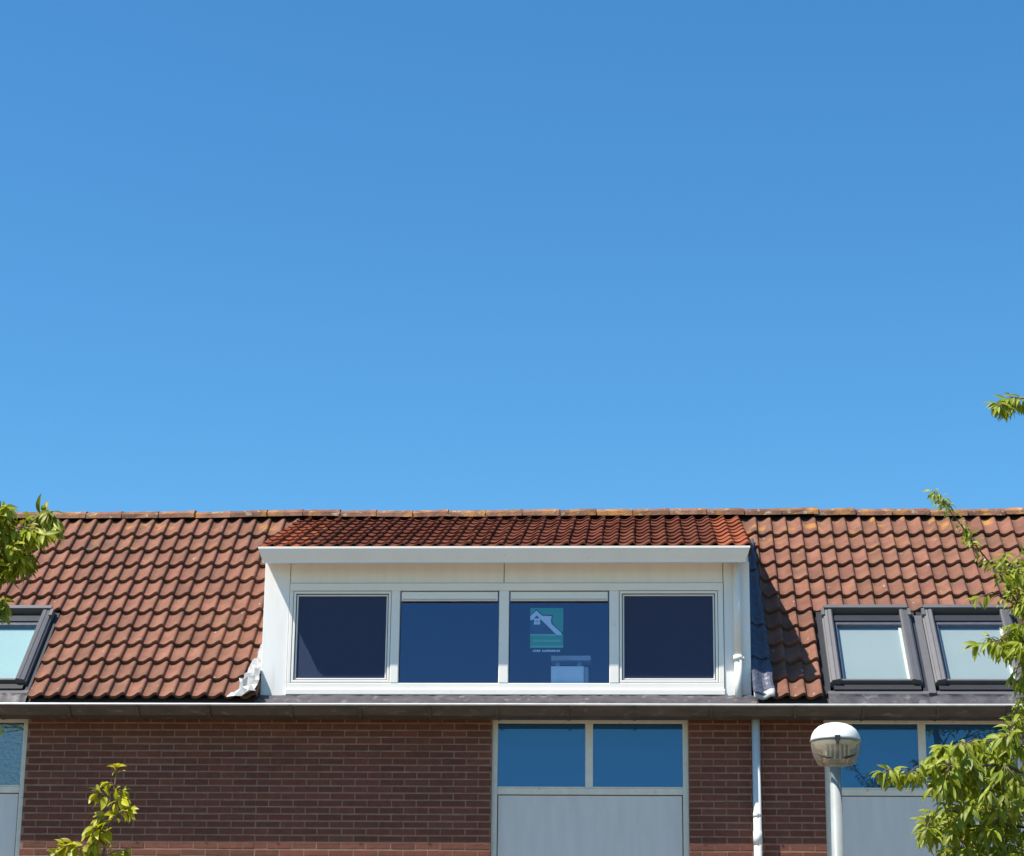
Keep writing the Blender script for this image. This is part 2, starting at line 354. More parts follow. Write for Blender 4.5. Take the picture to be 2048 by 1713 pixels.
# --- tiles
def tile_mesh(name, mt, width=TW, length=ROWL + .05, h=.041, seed=0, T=.029):
    rr = random.Random(seed)
    P = [(0, .28), (.09, .12), (.2, .02), (.33, .03), (.46, .20), (.58, .48), (.70, .78), (.80, .96), (.88, 1.0), (.945, .86), (.985, .50)]
    P = [(u * width, q * h + rr.uniform(-.0006, .0006)) for u, q in P]
    k = len(P); mb = MB()
    j = [rr.uniform(-.002, .002) for _ in P]
    mb.add([(x, j[i], z) for i, (x, z) in enumerate(P)] + [(x, length, z) for x, z in P], [(i, i + 1, k + i + 1, k + i) for i in range(k - 1)], 0, True)
    mb.add([(x, j[i], z) for i, (x, z) in enumerate(P)] + [(x, j[i] + .003, z - T) for i, (x, z) in enumerate(P)], [(i + 1, i, k + i, k + i + 1) for i in range(k - 1)])
    e = P[-1]; mb.add([(e[0], j[-1], e[1]), (e[0], length, e[1]), (e[0] + .002, length, e[1] - .03), (e[0] + .002, j[-1], e[1] - .03)], [(0, 1, 2, 3)])
    e = P[0]; mb.add([(e[0], j[0], e[1]), (e[0], length, e[1]), (e[0], length, e[1] - T), (e[0], j[0], e[1] - T)], [(0, 3, 2, 1)])
    me = bpy.data.meshes.new(name); me.from_pydata(mb.v, [], mb.f); me.materials.append(mt); me.polygons.foreach_set('use_smooth', mb.sm)
    return me
TILES = [tile_mesh('tile', MT['tile'], seed=i) for i in range(5)]
TILT = -math.atan2(.036, ROWL)      # head tucked under the course above
NROW = 11
def main_roof(house, x0, x1, first, last, cuts, joinrange=None):
    dk = MB(); sl = (RY - E0.y) / ct
    prof = [tuple(roofp(0, -.02, -.055))[1:], tuple(roofp(0, -.02, -.03))[1:], tuple(roofp(0, sl, -.03))[1:], tuple(roofp(0, sl, -.055))[1:]]
    dk.prism_x(prof, x0 + .0005, x1 - .0005)
    rf = dk.build('roof', MT['deck'], house)
    rest = MB()
    for cidx in range(30):
        for r in range(NROW):
            xa = x0 + cidx * TW; s = r * ROWL + .055
            if any(a < xa + TW * .5 < c and s0 < s + ROWL * .5 < s1 for (a, c, s0, s1) in cuts): continue
            Mx = roofM(xa, s + rng.uniform(-.003, .003), .022 + rng.uniform(-.0015, .0015), TILT) @ Matrix.Rotation(rng.uniform(-.011, .011), 4, 'Z') @ Matrix.Rotation(rng.uniform(-.010, .010), 4, 'Y') @ Matrix.Diagonal((1, 1.05 if r == NROW - 1 else 1, 1, 1))
            if first <= cidx <= last:
                put('tile', TILES[rng.randrange(5)], Mx, rf)
            else:
                me = TILES[0]; rest.add([Mx @ v.co for v in me.vertices], [tuple(p.vertices) for p in me.polygons])
    if rest.v:
        me = bpy.data.meshes.new('roof_tiles'); me.from_pydata(rest.v, [], rest.f); me.materials.append(MT['tile'])
        o = bpy.data.objects.new('roof_tiles', me); o['kind'] = 'stuff'; link(o, rf)
    return rf
CUT_L = [(-3.1, -2.09, -.1, 1.55)]
CUT_R = [(5.06, 7.02, -.1, 1.55)]
rf_L = main_roof(H_L, -W, 0, 7, 29, CUT_L)
rf_R = main_roof(H_R, W, 2 * W, 0, 21, CUT_R)
# cut tiles beside the roof windows
# --- ridge caps
def ridge_mesh(seed):
    rr = random.Random(seed); v = []; f = []; n = 9; segs = 3; Lr = .41
    for i in range(segs + 1):
        u = i / segs; sc = 1.0 + .13 * u
        for j in range(n):
            a = math.pi * j / (n - 1); wob = 1 + rr.uniform(-.04, .04)
            v.append((u * Lr, -math.cos(a) * .125 * sc * wob, math.sin(a) ** .8 * .088 * sc * wob))
    for i in range(segs):
        for j in range(n - 1): f.append((i * n + j, i * n + j + 1, (i + 1) * n + j + 1, (i + 1) * n + j))
    k = len(v)
    for j in range(n): x, y, z = v[segs * n + j]; v.append((x, y * .86, z * .82 - .004))
    for j in range(n - 1): f.append((segs * n + j, segs * n + j + 1, k + j + 1, k + j))
    for j in range(n): x, y, z = v[j]; v.append((x, y * .86, z * .82 - .004))
    for j in range(n - 1): f.append((j + 1, j, k + n + j, k + n + j + 1))
    me = bpy.data.meshes.new('ridge_tile'); me.from_pydata(v, [], f); me.materials.append(MT['ridge'])
    return me
RIDGE = [ridge_mesh(i) for i in range(4)]
# --- dormer roof deck
DLIP = Vector((0, -.27, 6.948))
DTH = math.atan2(RZ - .03 - 6.945, RY - .05 + .285); dct, dst = math.cos(DTH), math.sin(DTH)
DE = Vector((0, -.285, 6.945))
dk = MB(); dsl = (RY - DE.y) / dct
prof = [(DE.y + s * dct - q * dst, DE.z + s * dst + q * dct) for s, q in ((.02, -.09), (.02, -.02), (dsl, -.02), (dsl, -.09))]
dk.prism_x(prof, -.02, W - .02)
rf_M = dk.build('roof', MT['deck'], H_M)
x = -W; i = 0
RP = W / 12
for h, rf, a in ((H_L, rf_L, -W), (H_M, rf_M, 0), (H_R, rf_R, W)):
    for i in range(12):
        if a == -W and i < 1: continue
        dz = -.028 * max(0, (-a - i * RP) / W) if a < 0 else 0
        put('ridge_tile', RIDGE[rng.randrange(4)], Matrix.Translation((a + i * RP - .02 + rng.uniform(-.008, .008), RY + rng.uniform(-.006, .006), RZ - .015 + dz + rng.uniform(-.010, .008))) @ Matrix.Rotation(rng.uniform(-.022, .018), 4, 'Y') @ Matrix.Rotation(rng.uniform(-.014, .014), 4, 'Z'), rf)
TD = [tile_mesh('tile', MT['tile_new'], length=ROWL + .03, h=.040, seed=20 + i, T=.018) for i in range(4)]
TO = [tile_mesh('tile', MT['tile_orange'], length=ROWL + .03, h=.040, seed=30 + i, T=.018) for i in range(3)]
DN = 9; DL = (dsl - .06) / 8.6
for r in range(DN):
    for c in range(30):
        new = c >= 28 or (c < 2 and r < 7) or (c == 2 and r % 2 == 0)
        me = (TO if new else TD)[rng.randrange(3)]
        put('tile', me, roofM(-.025 + c * TW, r * DL, .004 + rng.uniform(-.003, .003), -math.atan2(.015, DL), DTH, DE) @ Matrix.Rotation(rng.uniform(-.02, .02), 4, 'Z'), rf_M)

# ------------------------------------------------------------------ dormer
DM = bpy.data.objects.new('dormer', None); DM.matrix_basis = Matrix.Translation((W / 2, 0, 5.6)); link(DM, H_M)
XR = 4.425
def dpart(name, mb, mt, label=None): return mb.build(name, mt, DM, label)
m = MB(); m.cbox(0, .233, 0, .06, 5.612, 6.868, .003); dpart('corner_panel', m, MT['panel'])
m = MB(); m.cbox(4.19, XR, 0, .06, 5.612, 6.868, .003); dpart('corner_panel', m, MT['panel'])
m = MB(); m.cbox(.238, 2.193, .002, .06, 6.674, 6.868, .003); dpart('header_panel', m, MT['panel'])
m = MB(); m.cbox(2.199, 4.184, .002, .06, 6.674, 6.868, .003); dpart('header_panel', m, MT['panel'])
m = MB(); m.box(.03, XR - .03, .03, .075, 5.615, 6.86)          # dark backing seen in the joints
m = MB()
for z0, z1 in ((6.60, 6.88), (5.612, 5.68)): m.box(.04, XR - .04, .062, .085, z0, z1)
m.box(.04, .26, .062, .085, 5.612, 6.88); m.box(4.16, XR - .04, .062, .085, 5.612, 6.88)
dpart('backing_board', m, MT['seal'])
# window frame
fr = MB(); Y0 = -.014
fr.cbox(.238, 4.185, Y0, .058, 6.600, 6.669, .004)
fr.cbox(.238, 4.185, Y0, .058, 5.690, 5.746, .004)
fr.cbox(.238, .270, Y0 + .001, .058, 5.7465, 6.5995, .004); fr.cbox(4.138, 4.185, Y0 + .001, .058, 5.7465, 6.5995, .004)
for a, c in ((1.172, 1.250), (2.155, 2.245), (3.155, 3.243)):
    fr.cbox(a, c, Y0 - .002, .058, 5.7465, 6.5995, .006)
dpart('window_frame', fr, MT['white'])
m = MB(); m.cbox(.232, 4.192, -.030, .058, 5.636, 5.688, .006); dpart('sill', m, MT['white'])
# sashes with insect screens (outer lights)
for a, c in ((.2705, 1.1715), (3.2435, 4.1375)):
    z0, z1 = 5.7475, 6.5985
    s = MB()
    for d, y in ((.026, .004), (.042, .014)):
        pass
    def ring(mb, a, c, z0, z1, wd, y0, y1):
        mb.cbox(a, c, y0, y1, z1 - wd, z1, .003); mb.cbox(a, c, y0, y1, z0, z0 + wd, .003)
        mb.cbox(a, a + wd, y0 + .0005, y1, z0 + wd + .0003, z1 - wd - .0003, .003); mb.cbox(c - wd, c, y0 + .0005, y1, z0 + wd + .0003, z1 - wd - .0003, .003)
    ring(s, a + .004, c - .004, z0 + .004, z1 - .004, .022, -.010, .05); so_ = dpart('sash', s, MT['white'])
    s = MB(); ring(s, a + .0265, c - .0265, z0 + .0265, z1 - .0265, .005, .0, .05); dpart('gasket', s, MT['seal'])
    s = MB(); ring(s, a + .032, c - .032, z0 + .032, z1 - .032, .014, .006, .05); dpart('screen_frame', s, MT['white'])
    s = MB(); s.box(a + .046, c - .046, .016, .0165, z0 + .046, z1 - .046); dpart('insect_screen', s, SCREEN)
    s = MB(); s.box(a + .0462, c - .0462, .034, .038, z0 + .0462, z1 - .0462); dpart('pane', s, G_DORM)
for a, c in ((1.2505, 2.1545), (2.2455, 3.1545)):
    s = MB(); s.cbox(a + .012, c - .012, -.008, .04, 6.520, 6.590, .006); s.cbox(a + .012, c - .012, -.012, .02, 6.506, 6.5165, .003); v_ = dpart('vent_grille', s, MT['white'])
    s = MB(); s.box(a + .03, c - .03, -.004, .03, 6.5166, 6.5199); dpart('vent_slot', s, MT['seal'])
    s = MB(); s.box(a + .0003, c - .0003, .040, .044, 5.7467, 6.5995); dpart('pane', s, G_DORM)
    s = MB(); s.box(a + .0002, c - .0002, .030, .039, 5.7466, 5.754); s.box(a + .0003, a + .006, .030, .039, 5.7545, 6.5); s.box(c - .006, c - .0003, .030, .039, 5.7545, 6.5); dpart('gasket', s, MT['seal'])
# crown gutter (mitred ends, wider at the lip)
PF = [(-.335, 6.935), (-.335, 6.916), (-.327, 6.910), (-.309, 6.856), (-.287, 6.826), (-.283, 6.797), (.055, 6.868), (.055, 6.935), (-.322, 6.922), (-.322, 6.935)]
off = [0, 0, .006, .02, .034, .037, .037, .01, .0, .0]
m = MB(); m.prism_x(PF, 0, 0, 0, True, [-.02 + q for q in off], [XR - .003 - q for q in off]); dpart('fascia_gutter', m, MT['white'])
# cheeks
for a, c in ((.004, .034), (XR - .034, XR - .004)):
    m = MB(); m.prism_x([(.061, 5.70), (.061, 6.93), (RY - .05, RZ - .09), tuple(roofp(0, (RY - .12 - E0.y) / ct, -.03))[1:]], a, c); dpart('cheek', m, MT['panel'])
# inner sill and room back
m = MB(); m.box(.1, XR - .1, .09, .50, 5.715, 5.742); dpart('window_board', m, MT['panel'])
# downpipe of the dormer
m = MB(); px_ = 4.308
m.tube([(px_, -.05, 6.86), (px_, -.05, 5.965)], .036, 20); m.tube([(px_, -.05, 5.99), (px_, -.05, 5.945)], .042, 20); m.tube([(px_ + .003, -.05, 5.966), (px_ + .003, -.052, 5.56)], .034, 20)
m.box(px_ + .03, px_ + .055, -.07, 0, 5.962, 5.978); dpart('downpipe', m, MT['white'])
# apron under the sill: wrinkled sheet
m = MB(); NX = 90; v = []; f = []
rows = [(-.002, 5.634), (-.04, 5.628), (-.13, 5.575), (-.24, 5.52), (-.32, 5.475)]
for r_, (y, z) in enumerate(rows):
    for i in range(NX + 1):
        xx = -.02 + (XR + .06) * i / NX
        k = (0 if r_ == 0 else 1)
        v.append((xx, y + k * rng.uniform(-.008, .008), z + k * rng.uniform(-.006, .006)))
for r_ in range(len(rows) - 1):
    for i in range(NX): f.append((r_ * (NX + 1) + i, r_ * (NX + 1) + i + 1, (r_ + 1) * (NX + 1) + i + 1, (r_ + 1) * (NX + 1) + i))
m.add(v, f, 0, True); dpart('lead_apron', m, MT['lead_dark'])
# white crumpled flashing, left
def sheet(name, x_in, x_out_f, s0, s1, mt, amp, n_off, nu=10, nv=40, seed=3, lift=None, label=None, wave=None):
    rr = random.Random(seed); v = []; f = []
    for a in range(nv + 1):
        s = s0 + (s1 - s0) * a / nv
        for c in range(nu + 1):
            t = c / nu; x = x_in + (x_out_f(s) - x_in) * t
            nn = n_off + rr.uniform(-amp, amp) + (lift(t, s) if lift else 0)
            v.append(roofp(x + rr.uniform(-amp, amp) * .5, s + rr.uniform(-amp, amp) * .6, nn))
    for a in range(nv):
        for c in range(nu): f.append((a * (nu + 1) + c, a * (nu + 1) + c + 1, (a + 1) * (nu + 1) + c + 1, (a + 1) * (nu + 1) + c))
    mb = MB(); mb.add(v, f, 0, False); o = mb.build(name, mt, DM, label)
    md = o.modifiers.new('thickness', 'SOLIDIFY'); md.thickness = .003
    return o
sheet('flashing', .004, lambda s: -.240 + .175 * min(1, max(0, s / .8)) ** .62 + .06 * min(1, max(0, (s - .8) / .7)) + .012 * math.sin(s * 23) + .008 * math.sin(s * 51), -.03, 1.5, MT['foil'], .028, .070, 4, 30, 5, lambda t, s: .05 * (1 - t) * max(0, 1 - s), 'crumpled white flashing foil')
# lead strips, right: three overlapping lengths, shade put into their dark colour
for i, (s0, s1) in enumerate(((.0, .62), (.58, 1.2), (1.16, 2.2), (2.15, 2.75))):
    sheet('flashing', XR + .004, lambda s: 4.622 - .026 * s + .006 * math.sin(s * 19), s0, s1, MT['lead'], .004, .066 + .004 * (3 - i) * 0 + .008, 8, 24, 40 + i, lambda t, s, s0=s0: .030 * (1 - t) ** 2 + .012 * max(0, 1 - (s - s0) / .1) + .010 * math.sin(t * 9), 'lead flashing beside the dormer, shade painted in as a dark tone')
m = MB()
v = []; f = []
for i in range(13):
    t = i / 12; x = XR + .01 + .185 * t
    wz = .012 * math.sin(t * 8.5 + .8) + .03 * t * t
    v += [tuple(roofp(x, .05, .085 + wz)), tuple(roofp(x, -.01, .074 + wz)), tuple(roofp(x, -.03, .05 + wz))]
for i in range(12):
    for k in range(2): f.append((i * 3 + k, i * 3 + k + 1, i * 3 + 4 + k, i * 3 + 3 + k))
m.add(v, f, 0, True); o = dpart('flashing_end', m, MT['foil'], 'folded lower end of the flashing, painted pale as if sunlit')
md = o.modifiers.new('thickness', 'SOLIDIFY'); md.thickness = .004  # same lead as the strips; pale colour stands in for sunlight

# ------------------------------------------------------------------ gutters and downpipe
ZG0 = ZG; ZG = ZG - .012
GP = [(-.370, ZG - .012), (-.366, ZG - .018), (-.355, ZG - .024), (-.275, ZG - .094), (-.06, ZG - .094), (-.06, ZG + .0), (-.075, ZG + .0), (-.075, ZG - .08), (-.272, ZG - .08), (-.348, ZG - .018)]
for h, a, c in ((H_L, -W, 0), (H_M, 0, W), (H_R, W, 2 * W)):
    m = MB(); m.prism_x(GP, a + .0004, c - .0004)
    gt = m.build('gutter', MT['zinc'], h)
    m = MB(); m.tube([(a + .0003, -.360, ZG - .011), ((a + c) / 2, -.360, ZG - .011 + .002), (c - .0003, -.360, ZG - .011)], .011, 10, 0, False); m.build('gutter_lip', MT['zinc_lit'], gt)
    nb = 7
    for i in range(nb):
        xx = a + .31 + i * .62 + rng.uniform(-.03, .03)
        if xx > c - .03: continue
        m = MB(); m.prism_x([(-.374, ZG - .026), (-.36, ZG - .026), (-.275, ZG - .096), (-.06, ZG - .096), (-.06, ZG - .100), (-.278, ZG - .101), (-.282, ZG - .108), (-.292, ZG - .100)], xx - .011, xx + .011); m.build('gutter_bracket', MT['zinc'], gt)
    m = MB(); m.box(a + .001, c - .001, -.055, -.018, 5.452, 5.50); m.build('fascia_board', MT['cream'], h)
ZG = ZG0
m = MB(); dx = 4.454
m.tube([(dx, -.075, 5.43), (dx, -.075, .12)], .036, 20); dp = m.build('downpipe', MT['pvc'], H_M)
for z in (4.56,):
    m = MB(); m.tube([(dx, -.075, z + .02), (dx, -.075, z - .02)], .0385, 20); m.box(dx - .012, dx + .012, -.042, .01, z - .012, z + .012); m.tube([(dx + .0, -.118, z + .012), (dx, -.106, z + .012)], .006, 8); m.build('pipe_clip', MT['pvc'], dp)
m = MB(); m.tube([(dx, -.075, 4.42), (dx, -.075, 4.30)], .040, 20); m.build('pipe_socket', MT['pvc'], dp)

# ------------------------------------------------------------------ roof windows
def roof_window(house, x0, x1, s0, s1, blind, label):
    """outer frame x0..x1 across, s0..s1 up the slope; everything in roof axes, then turned into place"""
    rw = bpy.data.objects.new('roof_window', None); c0 = roofp((x0 + x1) / 2, s0); rw.matrix_basis = Matrix.Translation(c0); rw['label'] = label; link(rw, house)
    def P(name, mb, mt):
        mb.v = [tuple(roofp(x, y, z)) for x, y, z in mb.v]; return mb.build(name, mt, rw)
    b = lambda mb, *q: mb.box(*q)
    wd = .098
    m = MB()                                                     # flashing tray round the frame
    b(m, x0 - .045, x0 - .001, s0 - .05, s1 + .06, -.02, .012); b(m, x1 + .001, x1 + .045, s0 - .05, s1 + .06, -.02, .012); b(m, x0 - .0009, x1 + .0009, s1 + .001, s1 + .06, -.02, .012)
    P('flashing', m, MT['alu_dark'])
    for a, c, sg in ((x0, x0 + wd, 1), (x1 - wd, x1, -1)):
        m = MB()                                                 # side cover, stepped profile
        if sg > 0: q = [(a, .0), (a, .05), (a + .014, .058), (a + .016, .072), (a + .05, .082), (a + .052, .076), (a + .057, .076), (a + .059, .083), (c - .012, .088), (c, .078), (c, -.04)]
        else: q = [(c, .0), (c, .05), (c - .014, .058), (c - .016, .072), (c - .05, .082), (c - .052, .076), (c - .057, .076), (c - .059, .083), (a + .012, .088), (a, .078), (a, -.04)]
        k = len(q); v = [(x, s0 + .075, z) for x, z in q] + [(x, s1 - .045, z) for x, z in q]
        m.add(v, [(i, (i + 1) % k, k + (i + 1) % k, k + i) for i in range(k)] + [tuple(range(k)), tuple(range(k, 2 * k))])
        P('side_cover', m, MT['alu'])
    m = MB(); b(m, x0 + .02, x1 - .02, s1 - .03, s1 + .02, .0, .096); P('hood', m, MT['alu'])
    m = MB(); b(m, x0 + wd * .3, x1 - wd * .3, s1 - .11, s1 - .041, -.02, .030); P('hood_shadow_gap', m, MT['alu_dark'])  # dark strip standing in for the shadow below the hood
    for xx in (x0 - .004, x1 - .026):
        m = MB(); b(m, xx, xx + .03, s1 - .14, s1 - .03, .02, .088); P('hinge_cover', m, MT['alu'])
    m = MB(); b(m, x0 + wd, x1 - wd, s1 - .19, s1 - .111, -.03, .050); P('sash_top', m, MT['alu_dark'])
    m = MB(); b(m, x0 + wd + .001, x1 - wd - .001, s1 - .235, s1 - .191, -.03, .036); P('sash_rail', m, MT['lead'])
    m = MB(); b(m, x0 + wd, x1 - wd, s0 + .108, s0 + .125, -.03, .050); b(m, x0 + wd - .02, x1 - wd + .02, s0 + .085, s0 + .1075, -.03, .066); P('sash_bottom', m, MT['alu'])
    m = MB(); b(m, x0 + .03, x1 - .02, s0 - .005, s0 + .0845, -.03, .030); P('bottom_gap', m, MT['alu_dark'])
    # inner sash lining; left side coloured dark to stand for its shade
    m = MB(); b(m, x0 + wd + .0005, x0 + wd + .032, s0 + .126, s1 - .236, -.05, .034); P('sash_side', m, MT['lead'])
    m = MB(); b(m, x1 - wd - .024, x1 - wd - .0005, s0 + .126, s1 - .236, -.05, .006); P('sash_side', m, MT['white'])
    gx0, gx1 = x0 + wd + .0325, x1 - wd - .0245
    m = MB(); b(m, gx0 - .0003, gx1 + .02, s0 + .1255, s1 - .2355, .018, .022); P('pane', m, G_ROOF)
    m = MB(); b(m, gx0 - .0003, gx1 + .0003, s0 + .1255, s1 - .2355, -.022, -.012); P('blind', m, blind)
    return rw
def apron(house, x0, x1, s_top, seed):
    rr = random.Random(seed); v = []; f = []; NX = 40
    rows = [(s_top, .012), (s_top - .05, .016), (s_top - .056, .004), (s_top - .12, .002), (s_top - .20, -.01)]
    for r_, (s, q) in enumerate(rows):
        for i in range(NX + 1):
            k = 0 if r_ < 2 else 1
            v.append(roofp(x0 + (x1 - x0) * i / NX, s + k * rr.uniform(-.006, .006), q + k * rr.uniform(-.006, .006) + (.004 * math.sin(i * .9) if k else 0)))
    for r_ in range(len(rows) - 1):
        for i in range(NX): f.append((r_ * (NX + 1) + i, r_ * (NX + 1) + i + 1, (r_ + 1) * (NX + 1) + i + 1, (r_ + 1) * (NX + 1) + i))
    mb = MB(); mb.add(v, f[:NX], 1); mb.f += f[NX:]; mb.m += [0] * (len(f) - NX); mb.sm += [True] * (len(f) - NX)
    return mb.build('roof_window_apron', [MT['lead_dark'], MT['alu']], house)
roof_window(H_R, 5.125, 5.945, .17, 1.47, MT['blind'], 'grey roof window beside the dormer shadow')
roof_window(H_R, 6.055, 6.875, .17, 1.47, MT['blind'], 'grey roof window half hidden by cherry leaves')
roof_window(H_L, -2.97, -2.135, .17, 1.47, MT['blind_left'], 'grey roof window with pale mint blind')
apron(H_R, 5.10, 6.92, .165, 1); apron(H_L, -3.02, -2.095, .165, 2)
m = MB(); v = [roofp(x, s, q) for x, s, q in ((5.946, .1, -.02), (6.054, .1, -.02), (6.054, 1.5, -.02), (5.946, 1.5, -.02))]; m.add(v, [(0, 1, 2, 3)]); m.build('valley_tray', MT['alu_dark'], H_R)
m = MB(); mbv = [(5.985, .11, .0), (6.05, .11, .0), (6.05, 1.40, .0), (5.985, 1.40, .0), (5.985, .11, .03), (6.05, .11, .03), (6.05, 1.40, .03), (5.985, 1.40, .03)]
m.add([roofp(*q) for q in mbv], [(0, 3, 2, 1), (4, 5, 6, 7), (0, 1, 5, 4), (1, 2, 6, 5), (2, 3, 7, 6), (3, 0, 4, 7)]); m.build('roof_window_joint', MT['alu'], H_R)

# ------------------------------------------------------------------ sign and box behind the dormer glass
SG = thing('window_sign', (2.586, .05, 6.08), 'green sign with a white house roof drawing, stuck behind the dormer glass', 'sign')
def sp(name, poly, mt, y, par=None):
    m = MB(); k = len(poly)
    P = [(2.435 + (a - 565) * .302 / 475, 6.451 - (c - 380) * .37 / 575) for a, c in poly]
    v = [(x, y, z) for x, z in P] + [(x, y + .0012, z) for x, z in P]
    m.add(v, [tuple(range(k)), tuple(range(2 * k - 1, k - 1, -1))] + [(i, k + i, k + (i + 1) % k, (i + 1) % k) for i in range(k)])
    return m.build(name, mt, par or SG)
rect = lambda a, c, d, e: [(a, c), (d, c), (d, e), (a, e)]
bk = sp('sign_sheet', rect(566, 380, 1040, 955), MT['sign_navy'], .0525)
sp('green_field', [(568, 381), (1039, 381), (1039, 725), (1010, 722), (893, 612), (882, 560), (893, 480), (745, 476), (655, 398), (568, 478)], MT['sign_green'], .0505)
sp('white_roof', [(568, 555), (568, 500), (655, 418), (735, 494), (876, 500), (860, 560), (872, 612), (1012, 742), (1012, 770), (948, 770), (660, 487), (596, 556)], MT['sign_white'], .0490)
for a, c in ((620, 530), (666, 530), (620, 578), (666, 578)): sp('drawn_window', rect(a, c, a + 42, c + 42), MT['sign_white'], .0490)
sp('green_band', rect(568, 756, 1039, 954), MT['sign_green'], .0505)
sp('light_band', rect(570, 757, 930, 784), MT['sign_green_light'], .0490)
sp('light_band', rect(606, 838, 1006, 866), MT['sign_green_light'], .0490)
sp('light_band', rect(570, 922, 1038, 950), MT['sign_green_light'], .0490)
xx = 606; rr = random.Random(2)
while xx < 1000:
    wd = rr.choice((12, 17, 22)); hgt = rr.choice((22, 28, 30))
    if not 700 < xx < 735: sp('letter', rect(xx, 1010 - hgt, min(xx + wd, 1003), 1012), MT['sign_white'], .0490)
    xx += wd + 8
BX = thing('storage_box', (2.79, .2, 5.742), 'pale box with a raised lid standing behind the dormer glass', 'box')
m = MB(); m.cbox(2.625, 2.925, .10, .34, 5.7425, 5.925, .008); m.build('box_body', MT['box'], BX)
m = MB(); m.cbox(2.625, 2.985, .14, .36, 5.985, 6.03, .006); m.box(2.66, 2.70, .22, .26, 5.9255, 5.9845); m.box(2.86, 2.90, .22, .26, 5.9255, 5.9845); m.build('lid', MT['box_grey'], BX)
m = MB(); m.cbox(2.9255, 2.965, .12, .33, 5.7425, 5.92, .006); m.build('box_side', MT['box_grey'], BX)

# ------------------------------------------------------------------ street lamp
LX, LY = 4.755, -5.0
LP = thing('street_lamp', (LX, LY, .12), 'white mushroom-topped street lamp on a pale grey pole before the facade', 'street lamp')
m = MB(); m.tube([(LX - .006, LY, .12), (LX - .006, LY, 1.2), (LX - .006, LY, 4.25)], [.055, .052, .038], 24); m.build('pole', MT['pole'], LP)
C = (LX, LY, 4.225)
m = MB(); m.lathe([(.001, .285), (.04, .283), (.08, .274), (.115, .258), (.142, .235), (.160, .205), (.169, .172), (.171, .158), (.164, .154), (.15, .16), (.001, .2)], C, 48); m.build('cap', MT['lamp_white'], LP)
m = MB(); m.lathe([(.167, .157), (.168, .13), (.163, .095), (.152, .055), (.136, .022), (.125, .004), (.10, -.002), (.001, -.004)], C, 48); bw = m.build('bowl', G_BOWL, LP)
m = MB(); m.lathe([(.171, .166), (.175, .160), (.171, .152), (.166, .156)], C, 48); m.build('rim', MT['pole'], LP)
m = MB(); m.box(LX - .018, LX + .018, LY - .185, LY - .165, C[2] + .14, C[2] + .172); m.box(LX - .01, LX + .01, LY - .188, LY - .160, C[2] + .115, C[2] + .14); m.build('clip', MT['alu_dark'], LP)
m = MB(); m.lathe([(.145, .15), (.135, .118), (.09, .13), (.001, .135)], C, 40)
for q in (-.075, -.045, -.015, .02, .05, .08): m.box(LX + q - .005, LX + q + .005, LY - .10, LY + .10, C[2] + .03, C[2] + .13)
m.build('reflector', MT['lamp_ref'], LP)
m = MB()
for sg in (-1, 1):
    m.tube([(LX + sg * .125, LY - .075, C[2] + .062), (LX + sg * .10, LY - .10, C[2] + .045), (LX + sg * .06, LY - .125, C[2] + .030), (LX + sg * .03, LY - .12, C[2] + .028)], .009, 8)
m.tube([(LX, LY - .11, C[2] + .02), (LX + .004, LY - .11, C[2] + .06)], .008, 8); m.build('lamp_holder', MT['lamp_tube'], LP)
m = MB(); m.lathe([(.05, .02), (.052, -.006), (.046, -.02), (.036, -.022)], (LX - .006, LY, C[2]), 32); m.build('collar', MT['pole'], LP)

# ------------------------------------------------------------------ trees
def leaf_mesh(name, mt, seed, Lf=.128, Wf=.041):
    rr = random.Random(seed); N = 6; v = []; f = []
    droop = rr.uniform(.35, .95); fold = rr.uniform(.18, .5); tw = rr.uniform(-.4, .4); side = rr.uniform(-.16, .16)
    for i in range(N + 1):
        t = i / N; hw = Wf / 2 * (math.sin(math.pi * min(1, t * .93 + .05)) ** .85) * (1 - .25 * t) * 1.12
        if i == N: hw = .0008
        x = t * Lf * (1 - .12 * droop * t); z = -droop * Lf * .5 * t * t; y = side * Lf * t * t
        a = tw * t
        for sgn in (-1, 0, 1):
            yy = sgn * hw * math.cos(fold); zz = abs(sgn) * hw * math.sin(fold) + (rr.uniform(-.0015, .0015) if sgn else 0)
            v.append((x, y + yy * math.cos(a) - zz * math.sin(a), z + yy * math.sin(a) + zz * math.cos(a)))
    for i in range(N):
        for c in range(2): f.append((i * 3 + c, i * 3 + c + 1, i * 3 + 4 + c, i * 3 + 3 + c))
    me = bpy.data.meshes.new(name); me.from_pydata(v, [], f); me.materials.append(mt); me.polygons.foreach_set('use_smooth', [True] * len(f))
    return me
LEAF = [leaf_mesh('leaf', MT['leaf'], i) for i in range(7)]
LEAFS = [leaf_mesh('leaf', MT['leaf_s'], i + 30, .105, .046) for i in range(7)]
LEAFY = [leaf_mesh('leaf', MT['leaf_y'], i + 10, .138, .047) for i in range(7)]
def leaf_matrix(p, d, up, sc):
    x = d.normalized(); z = (up - x * up.dot(x)).normalized(); y = z.cross(x)
    m = Matrix.Identity(4)
    for i in range(3): m[i][0] = x[i] * sc; m[i][1] = y[i] * sc; m[i][2] = z[i] * sc; m[i][3] = p[i]
    return m
